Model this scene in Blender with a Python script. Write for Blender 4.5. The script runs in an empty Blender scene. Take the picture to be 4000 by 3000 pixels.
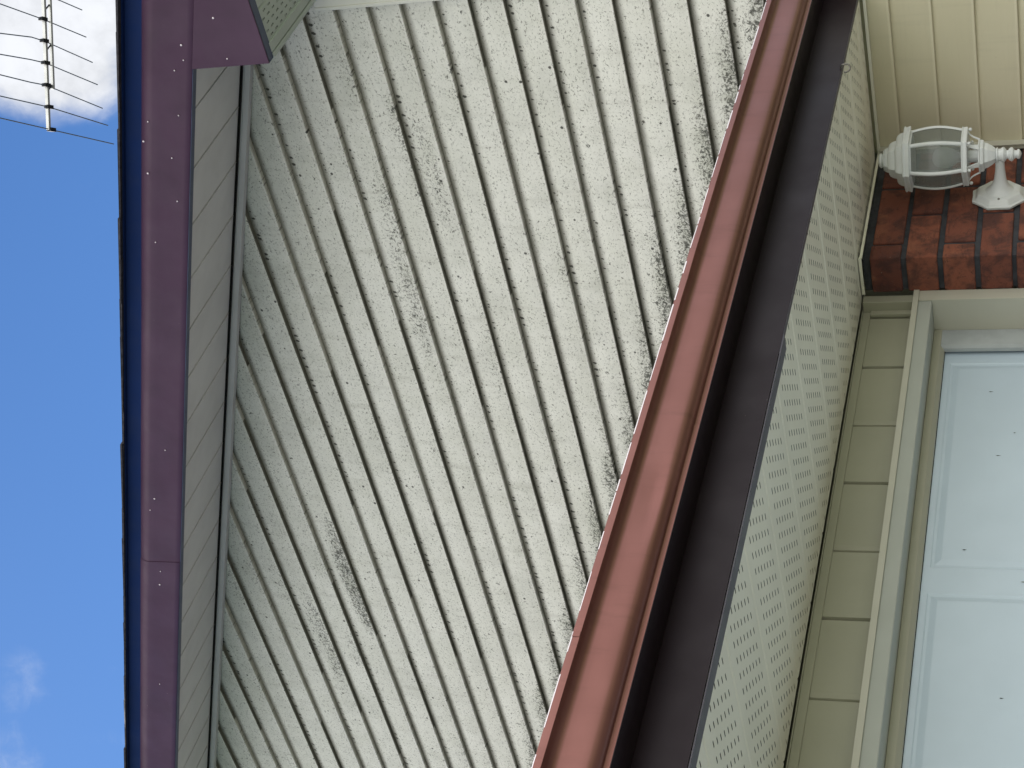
import bpy, bmesh, math, random
from mathutils import Vector, Matrix
random.seed(7)
R = math.radians
sc = bpy.context.scene
COL = sc.collection

# ------------------------------------------------------------------ camera (phone held sideways, eye height 1.70 m)
GZ = -1.70                                    # ground level below the lens
cam = bpy.data.cameras.new("camera"); camo = bpy.data.objects.new("camera", cam); COL.objects.link(camo)
cam.sensor_width = 36.0; cam.lens = 59.69; cam.clip_start = 0.05; cam.clip_end = 3000
rm = Matrix(((-0.21294825, 0.77601668, 0.59367597), (0.25164645, 0.63067429, -0.73411443), (-0.94410122, -0.00693193, -0.32958283)))
camo.matrix_world = rm.to_4x4()
sc.camera = camo

# ------------------------------------------------------------------ light
SUN_EL, SUN_AZ = 48.0, 14.0                   # sun stands behind the garage roof: towards -x, a little +y
sv = Vector((-math.cos(R(SUN_EL)) * math.cos(R(SUN_AZ)), math.cos(R(SUN_EL)) * math.sin(R(SUN_AZ)), math.sin(R(SUN_EL))))
sl = bpy.data.lights.new("sun", 'SUN'); sl.energy = 5.0; sl.angle = R(0.53); sl.color = (1.0, 0.95, 0.87)
so = bpy.data.objects.new("sun", sl); COL.objects.link(so)
so.rotation_euler = sv.to_track_quat('Z', 'Y').to_euler()

sc.view_settings.view_transform = 'Standard'; sc.view_settings.look = 'None'
sc.view_settings.exposure = 1.36; sc.view_settings.gamma = 1.0


class NT:
    """small node-tree helper"""
    def __init__(s, tree): s.t = tree; s.n = tree.nodes; s.l = tree.links
    def node(s, typ, **kw):
        x = s.n.new(typ)
        for k, v in kw.items(): setattr(x, k, v)
        return x
    def put(s, sock, v):
        if isinstance(v, bpy.types.NodeSocket): s.l.new(v, sock)
        elif v is not None: sock.default_value = v
    def m(s, op, a, b=None, c=None, clamp=False):
        x = s.node('ShaderNodeMath', operation=op, use_clamp=clamp)
        s.put(x.inputs[0], a)
        if b is not None: s.put(x.inputs[1], b)
        if c is not None: s.put(x.inputs[2], c)
        return x.outputs[0]
    def v(s, op, a, b=None):
        x = s.node('ShaderNodeVectorMath', operation=op)
        s.put(x.inputs[0], a)
        if b is not None: s.put(x.inputs[1], b)
        return x.outputs['Value'] if op in ('DOT_PRODUCT', 'LENGTH', 'DISTANCE') else x.outputs[0]
    def smooth(s, v, lo, hi, a=0.0, b=1.0):
        x = s.node('ShaderNodeMapRange', interpolation_type='SMOOTHSTEP')
        s.put(x.inputs[0], v); s.put(x.inputs[1], lo); s.put(x.inputs[2], hi); s.put(x.inputs[3], a); s.put(x.inputs[4], b)
        return x.outputs[0]
    def noise(s, vec, scale, detail=2.0, rough=0.5, dist=0.0, col=False):
        x = s.node('ShaderNodeTexNoise'); s.put(x.inputs['Vector'], vec)
        x.inputs['Scale'].default_value = scale; x.inputs['Detail'].default_value = detail
        x.inputs['Roughness'].default_value = rough; x.inputs['Distortion'].default_value = dist
        return x.outputs['Color' if col else 'Fac']
    def voro(s, vec, scale, feature='F1', rnd=1.0, out='Distance'):
        x = s.node('ShaderNodeTexVoronoi', feature=feature); s.put(x.inputs['Vector'], vec)
        x.inputs['Scale'].default_value = scale; x.inputs['Randomness'].default_value = rnd
        return x.outputs[out]
    def mix(s, f, a, b, mode='MIX'):
        x = s.node('ShaderNodeMix', data_type='RGBA', blend_type=mode)
        s.put(x.inputs['Factor'], f)
        s.put(x.inputs[6], (*a, 1.0) if isinstance(a, tuple) and len(a) == 3 else a)
        s.put(x.inputs[7], (*b, 1.0) if isinstance(b, tuple) and len(b) == 3 else b)
        return x.outputs[2]
    def comb(s, x, y, z):
        n = s.node('ShaderNodeCombineXYZ'); s.put(n.inputs[0], x); s.put(n.inputs[1], y); s.put(n.inputs[2], z); return n.outputs[0]
    def sep(s, v):
        n = s.node('ShaderNodeSeparateXYZ'); s.put(n.inputs[0], v); return n.outputs[0], n.outputs[1], n.outputs[2]
    def bump(s, h, strength=0.3, dist=0.002, normal=None):
        n = s.node('ShaderNodeBump'); s.put(n.inputs['Height'], h)
        n.inputs['Strength'].default_value = strength; n.inputs['Distance'].default_value = dist
        if normal is not None: s.put(n.inputs['Normal'], normal)
        return n.outputs[0]


# ------------------------------------------------------------------ world: blue sky with drifting cloud
world = bpy.data.worlds.new("World"); sc.world = world; world.use_nodes = True
W = NT(world.node_tree); W.n.clear()
sky = W.node('ShaderNodeTexSky', sky_type='NISHITA'); sky.sun_disc = False
sky.sun_elevation = R(SUN_EL); sky.sun_rotation = math.atan2(sv.x, sv.y)
sky.air_density = 1.0; sky.dust_density = 0.3; sky.ozone_density = 3.0
dirv = W.v('NORMALIZE', W.node('ShaderNodeTexCoord').outputs['Generated'])
warp = W.v('ADD', dirv, W.v('SCALE', W.noise(dirv, 5.0, 4, 0.6, col=True), None))
sc_node = warp.node.inputs[1].links[0].from_node; sc_node.inputs['Scale'].default_value = 0.10
big = W.noise(warp, 8.0, 9.0, 0.62)
fine = W.noise(warp, 26.0, 8.0, 0.62)
def blob(c, r0, r1):
    return W.smooth(W.v('DOT_PRODUCT', dirv, Vector(c).normalized()), math.cos(R(r1)), math.cos(R(r0)))
CL = [((-0.350, 0.752, 0.558), 0.4, 3.7, 1.0), ((-0.335, 0.790, 0.520), 0.5, 4.0, 1.0), ((-0.372, 0.755, 0.545), 0.2, 2.6, 0.72),
      ((-0.636, 0.521, 0.570), .1, 1.7, 0.17), ((-0.651, 0.536, 0.537), .1, 1.8, 0.17),
      ((-0.680, 0.506, 0.531), .3, 2.0, 0.24), ((-0.659, 0.490, 0.570), .1, 1.8, 0.2), ((-0.443, 0.713, 0.544), .1, 1.5, 0.14)]
acc = None
for c, r0, r1, wgt in CL:
    b = W.m('MULTIPLY', blob(c, r0, r1), wgt)
    acc = b if acc is None else W.m('MAXIMUM', acc, b)
# unseen bright cloud to the south and east, added to light wall and gutter
south = W.smooth(W.v('DOT_PRODUCT', dirv, Vector((0.56, -0.40, 0.74)).normalized()), 0.02, 0.55, 0.0, 0.95)
south = W.m('MAXIMUM', south, W.smooth(W.v('DOT_PRODUCT', dirv, Vector((0.80, 0.42, 0.42)).normalized()), 0.62, 0.92, 0.0, 0.80))
acc = W.m('MAXIMUM', acc, south)
tex = W.m('ADD', W.m('MULTIPLY', big, 0.62), W.m('MULTIPLY', fine, 0.38))
cov = W.smooth(W.m('ADD', tex, W.m('MULTIPLY', acc, 0.60)), 0.60, 1.02)
cov = W.m('MULTIPLY', cov, W.smooth(acc, 0.0, 0.25))
skyc = W.mix(1.0, sky.outputs[0], (0.50, 0.77, 1.06), 'MULTIPLY')
skyc = W.v('SCALE', skyc, None); skyc.node.inputs['Scale'].default_value = 0.047
shade = W.smooth(fine, 0.3, 0.7, 0.80, 1.0)
cloudc = W.v('SCALE', W.mix(south, (0.37, 0.38, 0.40), (0.93, 0.91, 0.865)), None); W.put(cloudc.node.inputs['Scale'], shade)
bg = W.node('ShaderNodeBackground'); W.put(bg.inputs[0], W.mix(cov, skyc, cloudc)); bg.inputs[1].default_value = 1.0
wo = W.node('ShaderNodeOutputWorld'); W.l.new(bg.outputs[0], wo.inputs[0])


# ------------------------------------------------------------------ materials
def new_mat(name):
    m = bpy.data.materials.new(name); m.use_nodes = True
    t = NT(m.node_tree); b = t.n['Principled BSDF']
    return m, t, b
def pos(t): return t.node('ShaderNodeNewGeometry').outputs['Position']

def paint(name, col, rough=0.45, spec=0.5, var=0.06, scale=9.0, grain=0.0, specks=0.0, bump=0.15, dirt=(0.25, 0.23, 0.19)):
    m, t, b = new_mat(name); p = pos(t)
    n = t.noise(p, scale, 5, 0.6); f = t.smooth(n, 0.3, 0.7)
    c = t.mix(f, tuple(x * (1 - var) for x in col), tuple(min(1, x * (1 + var)) for x in col))
    if grain:
        g = t.noise(t.v('MULTIPLY', p, (1, 1, 22)), 30, 3, 0.6)
        c = t.mix(t.smooth(g, 0.55, 0.75, 0, grain), c, tuple(x * 0.7 for x in col))
    if specks:
        s = t.noise(p, 170, 3, 0.7); z = t.noise(p, 3.1, 3, 0.6)
        c = t.mix(t.m('MULTIPLY', t.smooth(s, 0.66, 0.74), t.smooth(z, 0.45, 0.65, specks * .3, specks)), c, dirt)
    t.put(b.inputs['Base Color'], c); b.inputs['Roughness'].default_value = rough
    b.inputs['Specular IOR Level'].default_value = spec
    t.put(b.inputs['Roughness'], t.smooth(t.noise(p, 14, 4, 0.6), 0.3, 0.7, rough * 0.85, min(1, rough * 1.15)))
    h = t.noise(p, 60, 3, 0.6)
    t.put(b.inputs['Normal'], t.bump(h, bump, 0.001))
    return m

Z0, PITCH = 1.1236, 0.0998                       # upper clapboards
ZL, PL = 0.5096, 0.1038                          # sheltered lower clapboards
def siding_mat(name, z0, pitch, base, base2, mould):
    m, t, b = new_mat(name); p = pos(t); x, y, z = t.sep(p)
    lap = t.m('DIVIDE', t.m('SUBTRACT', z, z0), pitch); idx = t.m('FLOOR', lap); fr = t.m('SUBTRACT', lap, idx)
    wn = t.node('ShaderNodeTexWhiteNoise', noise_dimensions='1D'); t.put(wn.inputs['W'], idx); rnd = wn.outputs['Value']
    q = t.comb(x, t.m('MULTIPLY', idx, 3.7), z)                 # every board weathers on its own
    c = t.mix(t.smooth(t.noise(q, 2.2, 4, 0.6), 0.3, 0.7), base, base2)
    grain = t.noise(t.v('MULTIPLY', q, (1.0, 1.0, 16.0)), 11, 5, 0.65)
    c = t.mix(t.smooth(grain, 0.50, 0.72, 0, 0.16 if mould else 0.06), c, tuple(v * .62 for v in base))
    vein = t.noise(t.v('MULTIPLY', q, (1.0, 1.0, 9.0)), 34, 4, 0.6, 0.6)
    hair = t.m('SUBTRACT', 1.0, t.smooth(t.m('ABSOLUTE', t.m('SUBTRACT', vein, 0.5)), 0.0, 0.018))
    c = t.mix(t.m('MULTIPLY', hair, 0.26 if mould else 0.03), c, tuple(v * .45 for v in base))
    if mould:
        zr = t.m('ADD', t.m('MULTIPLY', t.m('MULTIPLY', x, -1.0), 0.400), -0.018)    # line of the garage roof against the wall
        above = t.m('SUBTRACT', z, zr)
        splash = t.smooth(t.m('ADD', above, t.m('MULTIPLY', t.m('SUBTRACT', t.noise(q, 5, 3, 0.6), .5), 0.18)), 0.04, 0.27, 1.0, 0.0)
        patch = t.noise(t.comb(t.m('MULTIPLY', x, 1.0), t.m('MULTIPLY', idx, 5.3), 0.0), 1.9, 3, 0.55)
        patch = t.m('MULTIPLY', t.smooth(patch, 0.42, 0.64), 0.58)
        for px_, pz_, rx_, rz_, w_ in ((-2.26, 1.915, .16, .045, .8), (-2.42, 1.885, .26, .05, 1.2), (-2.56, 2.03, .22, .05, .9), (-2.86, 2.07, .34, .05, 1.15), (-3.2, 2.05, .30, .04, .5), (-4.01, 2.64, .32, .05, 1.25), (-4.42, 2.86, .34, .05, .8),
                                       (-2.15, 1.62, .20, .05, .5), (-2.6, 1.60, .30, .05, .5), (-3.1, 1.83, .3, .05, .45), (-3.7, 2.35, .4, .05, .5), (-2.35, 2.12, .2, .05, .5), (-3.4, 2.45, .4, .05, .5)):
            ex_ = t.m('DIVIDE', t.m('SUBTRACT', t.m('ADD', x, t.m('MULTIPLY', t.m('SUBTRACT', rnd, .5), .25)), px_), rx_)
            ez_ = t.m('DIVIDE', t.m('SUBTRACT', z, pz_), rz_)
            rr_ = t.m('ADD', t.m('MULTIPLY', ex_, ex_), t.m('MULTIPLY', ez_, ez_))
            patch = t.m('MAXIMUM', patch, t.smooth(rr_, 0.0, 1.9, w_, 0.0))
        big_ = t.smooth(t.noise(p, 1.1, 2, 0.5), 0.38, 0.62, 0.7, 1.0)
        low = t.smooth(fr, 0.75, 0.05, 0.30, 1.0)              # it gathers towards the drip edge of a board
        dens = t.m('MULTIPLY', t.m('MULTIPLY', patch, big_), t.m('ADD', t.m('MULTIPLY', low, 0.7), 0.3))
        dens = t.m('MAXIMUM', t.m('MAXIMUM', dens, 0.30), t.m('MULTIPLY', splash, t.m('ADD', low, 0.1)))
        a = t.noise(q, 78, 6, 0.74, 0.9); a2 = t.noise(t.v('MULTIPLY', q, (0.8, 1, 1.0)), 150, 4, 0.74, 0.6)
        c = t.mix(t.smooth(fr, 0.085, 0.02, 0.0, 0.75), c, (0.80, 0.80, 0.745))          # rubbed, cleaner drip edge with its highlight painted in
        # fine pin-pricks of mildew
        thr = t.smooth(dens, 0.0, 1.0, 0.640, 0.505)
        fl = t.smooth(t.m('SUBTRACT', a, thr), 0.0, 0.035)
        thr2 = t.smooth(dens, 0.0, 1.0, 0.600, 0.495)
        fl2 = t.smooth(t.m('SUBTRACT', a2, thr2), 0.0, 0.04)
        vd = t.voro(q, 26, rnd=1.0); cellr = t.node('ShaderNodeTexVoronoi'); t.put(cellr.inputs['Vector'], q); cellr.inputs['Scale'].default_value = 26
        cr, _, _ = t.sep(cellr.outputs['Color'])
        size = t.smooth(cr, 0.50, 1.0, 0.0, 0.130)
        dot = t.smooth(t.m('SUBTRACT', size, vd), -0.01, 0.02)
        c = t.mix(t.smooth(t.noise(q, 6.5, 5, 0.68), 0.46, 0.64, 0.0, 0.20), c, (0.40, 0.41, 0.37))
        green = t.smooth(t.noise(q, 9, 4, 0.6), 0.45, 0.62)
        c = t.mix(t.m('MULTIPLY', t.m('MULTIPLY', dens, green), 0.24), c, (0.30, 0.33, 0.21))
        c = t.mix(t.m('MULTIPLY', dens, 0.16), c, (0.22, 0.22, 0.19))
        c = t.mix(t.m('MULTIPLY', fl2, 0.72), c, (0.085, 0.085, 0.065))
        c = t.mix(t.m('MULTIPLY', fl, 0.86), c, (0.045, 0.046, 0.036))
        c = t.mix(t.m('MULTIPLY', dot, 0.90), c, (0.03, 0.03, 0.024))
        # grime plus painted lap shade under every lap, with blots along the joint
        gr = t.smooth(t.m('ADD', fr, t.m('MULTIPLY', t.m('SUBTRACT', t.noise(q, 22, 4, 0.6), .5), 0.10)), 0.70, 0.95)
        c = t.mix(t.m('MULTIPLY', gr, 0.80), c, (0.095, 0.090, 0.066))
        v1 = t.node('ShaderNodeTexVoronoi', voronoi_dimensions='1D'); t.put(v1.inputs['W'], t.m('ADD', x, t.m('MULTIPLY', idx, 13.71))); v1.inputs['Scale'].default_value = 27; v1.inputs['Randomness'].default_value = 0.8
        dx_ = t.m('DIVIDE', v1.outputs['Distance'], 27.0)
        dz_ = t.m('MULTIPLY', t.m('SUBTRACT', fr, t.m('ADD', 0.86, t.m('MULTIPLY', t.m('SUBTRACT', t.noise(q, 31, 2, 0.5), .5), 0.10))), pitch * .62)
        rad_ = t.m('SQRT', t.m('ADD', t.m('MULTIPLY', dx_, dx_), t.m('MULTIPLY', dz_, dz_)))
        par_ = t.m('PINGPONG', idx, 1.0)
        sz_ = t.m('MULTIPLY', t.smooth(t.noise(q, 4.5, 3, 0.6), 0.36, 0.62, 0.0010, 0.0050), t.smooth(t.m('ADD', t.m('MULTIPLY', par_, 0.55), t.m('MULTIPLY', rnd, 0.45)), 0.1, 0.8, 0.35, 1.0))
        wob_ = t.m('MULTIPLY', t.m('SUBTRACT', t.noise(q, 190, 2, 0.5), 0.5), 0.006)
        bl = t.smooth(t.m('SUBTRACT', t.m('ADD', sz_, wob_), rad_), -0.0004, 0.0010)
        c = t.mix(t.m('MULTIPLY', bl, 0.92), c, (0.022, 0.021, 0.016))
    else:
        s = t.noise(q, 120, 3, 0.7)
        c = t.mix(t.m('MULTIPLY', t.smooth(s, 0.70, 0.76), 0.5), c, (0.2, 0.17, 0.11))
        gr = t.smooth(t.m('ADD', fr, t.m('MULTIPLY', t.m('SUBTRACT', t.noise(q, 14, 3, 0.6), .5), 0.10)), 0.90, 0.98)
        c = t.mix(t.m('MULTIPLY', gr, 0.12), c, (0.30, 0.24, 0.13))
    if not mould: c = t.mix(t.smooth(fr, 0.09, 0.03, 0.0, 0.6), c, (0.74, 0.70, 0.54))  # lit lap edge painted in as a paler strip
    stk = t.noise(t.comb(t.m('MULTIPLY', x, 26.0), idx, t.m('MULTIPLY', z, 1.8)), 1.0, 4, 0.65)
    c = t.mix(t.smooth(stk, 0.52, 0.74, 0.0, 0.22 if mould else 0.10), c, (0.27, 0.26, 0.21))
    t.put(b.inputs['Base Color'], c); b.inputs['Roughness'].default_value = 0.62; b.inputs['Specular IOR Level'].default_value = 0.3
    t.put(b.inputs['Normal'], t.bump(t.m('ADD', grain, t.m('MULTIPLY', vein, 0.4)), 0.35, 0.0012))
    return m

M = {}
M['siding'] = siding_mat('weathered_siding', Z0, PITCH, (0.66, 0.665, 0.60), (0.72, 0.725, 0.665), True)
M['siding_low'] = siding_mat('sheltered_siding', ZL, PL, (0.60, 0.565, 0.41), (0.64, 0.605, 0.45), False)
M['post'] = paint('corner_trim', (0.62, 0.63, 0.57), 0.5, 0.3, 0.03, 5, specks=0.5)
M['soffit'] = paint('cream_soffit', (0.84, 0.83, 0.725), 0.45, 0.35, 0.04, 4, bump=0.05)
M['soffit_grey'] = paint('rake_soffit', (0.60, 0.595, 0.60), 0.5, 0.3, 0.05, 5, specks=0.3, bump=0.05)
M['casing'] = paint('casing_metal', (0.41, 0.435, 0.40), 0.42, 0.4, 0.03, 4, specks=0.1, bump=0.05)
M['trim'] = paint('beige_trim', (0.385, 0.38, 0.30), 0.42, 0.4, 0.04, 4, specks=0.15, bump=0.06)
M['return_panel'] = paint('return_panel', (0.42, 0.46, 0.46), 0.5, 0.3, 0.04, 5, bump=0.05)
M['trim_light'] = paint('pale_trim', (0.50, 0.495, 0.42), 0.40, 0.4, 0.03, 4, bump=0.05)
M['door'] = paint('door_white', (0.51, 0.62, 0.72), 0.34, 0.5, 0.03, 3, grain=0.05, bump=0.08)
M['seal'] = paint('door_stop', (0.38, 0.41, 0.42), 0.6, 0.3, 0.10, 12, specks=0.9, bump=0.1)
M['white'] = paint('lantern_white', (0.64, 0.67, 0.68), 0.38, 0.5, 0.03, 20, specks=0.15, bump=0.05)
M['dark'] = paint('dark_void', (0.012, 0.012, 0.011), 0.9, 0.1, 0.0)
M['steel'] = paint('zinc_steel', (0.16, 0.155, 0.14), 0.4, 0.5, 0.05); M['steel'].node_tree.nodes['Principled BSDF'].inputs['Metallic'].default_value = 0.8
M['alu'] = paint('antenna_aluminium', (0.55, 0.56, 0.56), 0.45, 0.5, 0.05, 20); M['alu'].node_tree.nodes['Principled BSDF'].inputs['Metallic'].default_value = 0.7
M['rod'] = paint('antenna_rod', (0.10, 0.12, 0.15), 0.5, 0.4, 0.05)
M['clamp'] = paint('black_plastic', (0.012, 0.014, 0.02), 0.6, 0.3, 0.0)
M['nail'] = paint('nail_head', (0.72, 0.66, 0.72), 0.3, 0.6, 0.0)
M['shingle'] = paint('asphalt_shingle', (0.045, 0.043, 0.05), 0.95, 0.1, 0.3, 60, bump=0.8)
M['ground'] = paint('driveway_concrete', (0.18, 0.176, 0.168), 0.9, 0.2, 0.2, 30, bump=0.5)
M['lawn'] = paint('lawn_green', (0.07, 0.095, 0.04), 0.9, 0.1, 0.3, 6, bump=0.5)
M['plain'] = paint('house_side', (0.60, 0.58, 0.48), 0.6, 0.3, 0.03, 4)
M['drip'] = paint('drip_edge_navy', (0.006, 0.019, 0.080), 0.7, 0.1, 0.08, 7, bump=0.03)

def metal_brown(name, col, rough, coat, scuff=0.5, metal=0.0):
    m, t, b = new_mat(name); p = pos(t)
    n = t.noise(t.v('MULTIPLY', p, (1, 0.25, 1)), 7, 4, 0.6)
    c = t.mix(t.smooth(n, 0.3, 0.7), tuple(v * .93 for v in col), tuple(v * 1.07 for v in col))
    s = t.noise(p, 130, 3, 0.7); z = t.noise(p, 2.4, 3, 0.6)
    c = t.mix(t.m('MULTIPLY', t.smooth(s, 0.70, 0.76), t.smooth(z, 0.5, 0.7, 0.0, scuff)), c, (0.45, 0.38, 0.36))
    x_, y_, z_ = t.sep(p)
    drp = t.noise(t.comb(t.m('MULTIPLY', x_, 6.0), t.m('MULTIPLY', y_, 34.0), t.m('MULTIPLY', z_, 5.0)), 1.0, 4, 0.7)
    c = t.mix(t.smooth(drp, 0.50, 0.74, 0.0, 0.30), c, tuple(v * .55 for v in col))
    chalk = t.noise(p, 2.3, 4, 0.6)
    c = t.mix(t.smooth(chalk, 0.50, 0.72, 0.0, 0.16), c, tuple(min(1, v * 1.6 + .03) for v in col))
    t.put(b.inputs['Base Color'], c)
    t.put(b.inputs['Roughness'], t.smooth(t.noise(p, 9, 4, 0.6), 0.3, 0.7, rough * 0.9, rough * 1.12))
    b.inputs['Metallic'].default_value = metal; b.inputs['Coat Weight'].default_value = coat; b.inputs['Coat Roughness'].default_value = 0.35
    t.put(b.inputs['Normal'], t.bump(t.noise(p, 18, 3, 0.6), 0.10, 0.002))
    return m
M['gutter'] = metal_brown('brown_gutter', (0.215, 0.093, 0.082), 0.37, 0.0, 0.5, 0.74)
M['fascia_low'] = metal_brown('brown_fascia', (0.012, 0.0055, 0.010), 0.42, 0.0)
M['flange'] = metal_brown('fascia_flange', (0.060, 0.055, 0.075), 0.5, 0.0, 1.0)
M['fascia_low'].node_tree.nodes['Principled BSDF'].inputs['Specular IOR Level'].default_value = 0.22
M['rake'] = metal_brown('plum_fascia', (0.046, 0.018, 0.044), 0.55, 0.0, 0.9)
M['rake'].node_tree.nodes['Principled BSDF'].inputs['Specular IOR Level'].default_value = 0.3
M['rake_ret'] = metal_brown('fascia_return', (0.030, 0.045, 0.11), 0.5, 0.0)

def brick_mat():
    m, t, b = new_mat('red_brick'); p = pos(t)
    at = t.node('ShaderNodeAttribute', attribute_name='brick_id'); r = at.outputs['Fac']
    q = t.v('ADD', p, t.comb(t.m('MULTIPLY', r, 7.1), t.m('MULTIPLY', r, 3.3), r))
    c = t.mix(r, (0.140, 0.042, 0.029), (0.250, 0.080, 0.046))
    blot = t.noise(q, 17, 5, 0.65, 0.4)
    c = t.mix(t.smooth(blot, 0.42, 0.60, 0, 0.75), c, (0.055, 0.022, 0.020))
    c = t.mix(t.smooth(t.noise(q, 9, 3, 0.6), 0.56, 0.68, 0, 0.6), c, (0.31, 0.115, 0.065))
    pale = t.noise(q, 130, 3, 0.7)
    c = t.mix(t.m('MULTIPLY', t.smooth(pale, 0.70, 0.77), 0.6), c, (0.50, 0.42, 0.38))
    drag = t.noise(t.v('MULTIPLY', q, (1.0, 0.35, 1.0)), 70, 5, 0.7, 1.2)
    c = t.mix(t.smooth(drag, 0.57, 0.66, 0, 0.55), c, (0.05, 0.02, 0.018))
    t.put(b.inputs['Base Color'], c); b.inputs['Roughness'].default_value = 0.85
    h = t.m('ADD', t.m('MULTIPLY', blot, 0.7), drag)
    t.put(b.inputs['Normal'], t.bump(h, 0.9, 0.006))
    return m
M['brick'] = brick_mat()
M['mortar'] = paint('mortar_dark', (0.050, 0.052, 0.060), 0.95, 0.1, 0.25, 30, bump=0.8)

def glass_mat():
    m, t, b = new_mat('dusty_glass'); p = pos(t)
    b.inputs['Base Color'].default_value = (0.22, 0.25, 0.24, 1); b.inputs['Roughness'].default_value = 0.12
    b.inputs['Alpha'].default_value = 0.40
    t.put(b.inputs['Alpha'], t.smooth(t.noise(p, 14, 4, 0.6), 0.3, 0.7, 0.42, 0.56))
    return m
M['glass'] = glass_mat()
m, t, b = new_mat('bulb_glass'); b.inputs['Base Color'].default_value = (0.8, 0.85, 0.85, 1); b.inputs['Roughness'].default_value = 0.1; b.inputs['Alpha'].default_value = 0.45
M['bulb'] = m


# ------------------------------------------------------------------ mesh helpers
class MB:
    def __init__(s): s.v = []; s.f = []
    def vert(s, p): s.v.append(tuple(p)); return len(s.v) - 1
    def poly(s, pts): s.f.append([s.vert(p) for p in pts])
    def box(s, a, b):
        x0, y0, z0 = (min(a[i], b[i]) for i in range(3)); x1, y1, z1 = (max(a[i], b[i]) for i in range(3))
        c = [s.vert((x, y, z)) for x in (x0, x1) for y in (y0, y1) for z in (z0, z1)]
        for q in ((0, 1, 3, 2), (4, 6, 7, 5), (0, 4, 5, 1), (2, 3, 7, 6), (0, 2, 6, 4), (1, 5, 7, 3)): s.f.append([c[i] for i in q])
    def hexa(s, lo, hi):                      # two quads
        n = len(lo); a = [s.vert(p) for p in lo]; b = [s.vert(p) for p in hi]
        s.f.append(a[::-1]); s.f.append(b)
        for i in range(n): s.f.append([a[i], a[(i + 1) % n], b[(i + 1) % n], b[i]])
    def prism(s, prof, fa, fb):               # prof: list of 2D, fa/fb map to 3D
        s.hexa([fa(*p) for p in prof], [fb(*p) for p in prof])
    def sweep_open(s, prof, maps):            # open sheet through several stations
        rows = [[s.vert(mp(*p)) for p in prof] for mp in maps]
        for r0, r1 in zip(rows, rows[1:]):
            for i in range(len(prof) - 1): s.f.append([r0[i], r0[i + 1], r1[i + 1], r1[i]])
    def tube(s, pts, r, n=8, cap=True):
        pts = [Vector(p) for p in pts]; rr = r if isinstance(r, (list, tuple)) else [r] * len(pts)
        rings = []; up = None
        for i, p in enumerate(pts):
            d = (pts[min(i + 1, len(pts) - 1)] - pts[max(i - 1, 0)]).normalized()
            if up is None: up = Vector((0, 0, 1)) if abs(d.z) < .9 else Vector((1, 0, 0))
            u = d.cross(up).normalized(); w = u.cross(d).normalized(); up = w
            rings.append([s.vert(p + (u * math.cos(a) + w * math.sin(a)) * rr[i]) for a in (2 * math.pi * k / n for k in range(n))])
        for a, b in zip(rings, rings[1:]):
            for k in range(n): s.f.append([a[k], a[(k + 1) % n], b[(k + 1) % n], b[k]])
        if cap: s.f.append(rings[0][::-1]); s.f.append(rings[-1])
    def rings(s, cx, cy, prof, n, a0=0.0, cap=True, sh=None):   # lathe / hex stack: prof = [(r,z)]
        rs = []
        for r, z in prof:
            rs.append([s.vert((cx + r * math.cos(a0 + 2 * math.pi * k / n), cy + r * math.sin(a0 + 2 * math.pi * k / n), z)) for k in range(n)])
        for a, b in zip(rs, rs[1:]):
            for k in range(n): s.f.append([a[k], a[(k + 1) % n], b[(k + 1) % n], b[k]])
        if cap: s.f.append(rs[0][::-1]); s.f.append(rs[-1])
    def build(s, name, mat, parent=None, smooth=False, bevel=0.0, fix=True):
        me = bpy.data.meshes.new(name); me.from_pydata(s.v, [], s.f); me.update()
        bm = bmesh.new(); bm.from_mesh(me)
        if fix:
            bmesh.ops.remove_doubles(bm, verts=bm.verts, dist=1e-6); bmesh.ops.recalc_face_normals(bm, faces=bm.faces)
        if smooth:
            for f in bm.faces: f.smooth = True
            for e in bm.edges:
                if len(e.link_faces) == 2 and e.calc_face_angle(0) > R(38): e.smooth = False
        bm.to_mesh(me); bm.free()
        me.materials.append(mat); o = bpy.data.objects.new(name, me); COL.objects.link(o)
        if parent:
            o.parent = parent; o.matrix_parent_inverse = parent_inv(parent)
        if bevel:
            md = o.modifiers.new('bevel', 'BEVEL'); md.width = bevel; md.segments = 2; md.limit_method = 'ANGLE'; md.angle_limit = R(35)
        return o
def parent_inv(p):
    return Matrix.Translation(p.location).inverted() if p.parent is None else Matrix.Identity(4)   # parts sit at the world origin
def thing(name, loc, label, cat, group=None):
    o = bpy.data.objects.new(name, None); COL.objects.link(o); o.location = loc; o.empty_display_size = .2
    o['label'] = label; o['category'] = cat
    if group: o['group'] = group
    return o
def tag(o, label, cat): o['label'] = label; o['category'] = cat; return o

XG = -2.445            # brick face
XP = -2.595            # recessed panel plane over the garage door
ZS = 0.578             # garage eave soffit level
XF = -1.951            # garage fascia plane
TAN = 0.394            # roof pitch
def zr(x): return 2.348 + TAN * (-x - 2.04)          # rake soffit height where it meets the gable wall
YE = -0.9             # near (left) end of the garage eave

# ------------------------------------------------------------------ ground
g = MB(); g.box((-60, -60, GZ - .1), (60, 60, GZ)); o = g.build('lawn', M['lawn']); o['kind'] = 'structure'
g = MB(); g.box((-2.55, -3.2, GZ), (16, 3.9, GZ + .03)); o = g.build('driveway', M['ground']); o['kind'] = 'structure'

# ------------------------------------------------------------------ the house
house = thing('house', (-4.5, 5.0, GZ), 'house with mildewed pale clapboard gable, plum rake fascia and attached garage under a brown gutter', 'house')
XR = -1.886            # inner edge of the corner post on the gable wall
XRIDGE = -7.2
ZRIDGE = zr(XRIDGE)

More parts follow.
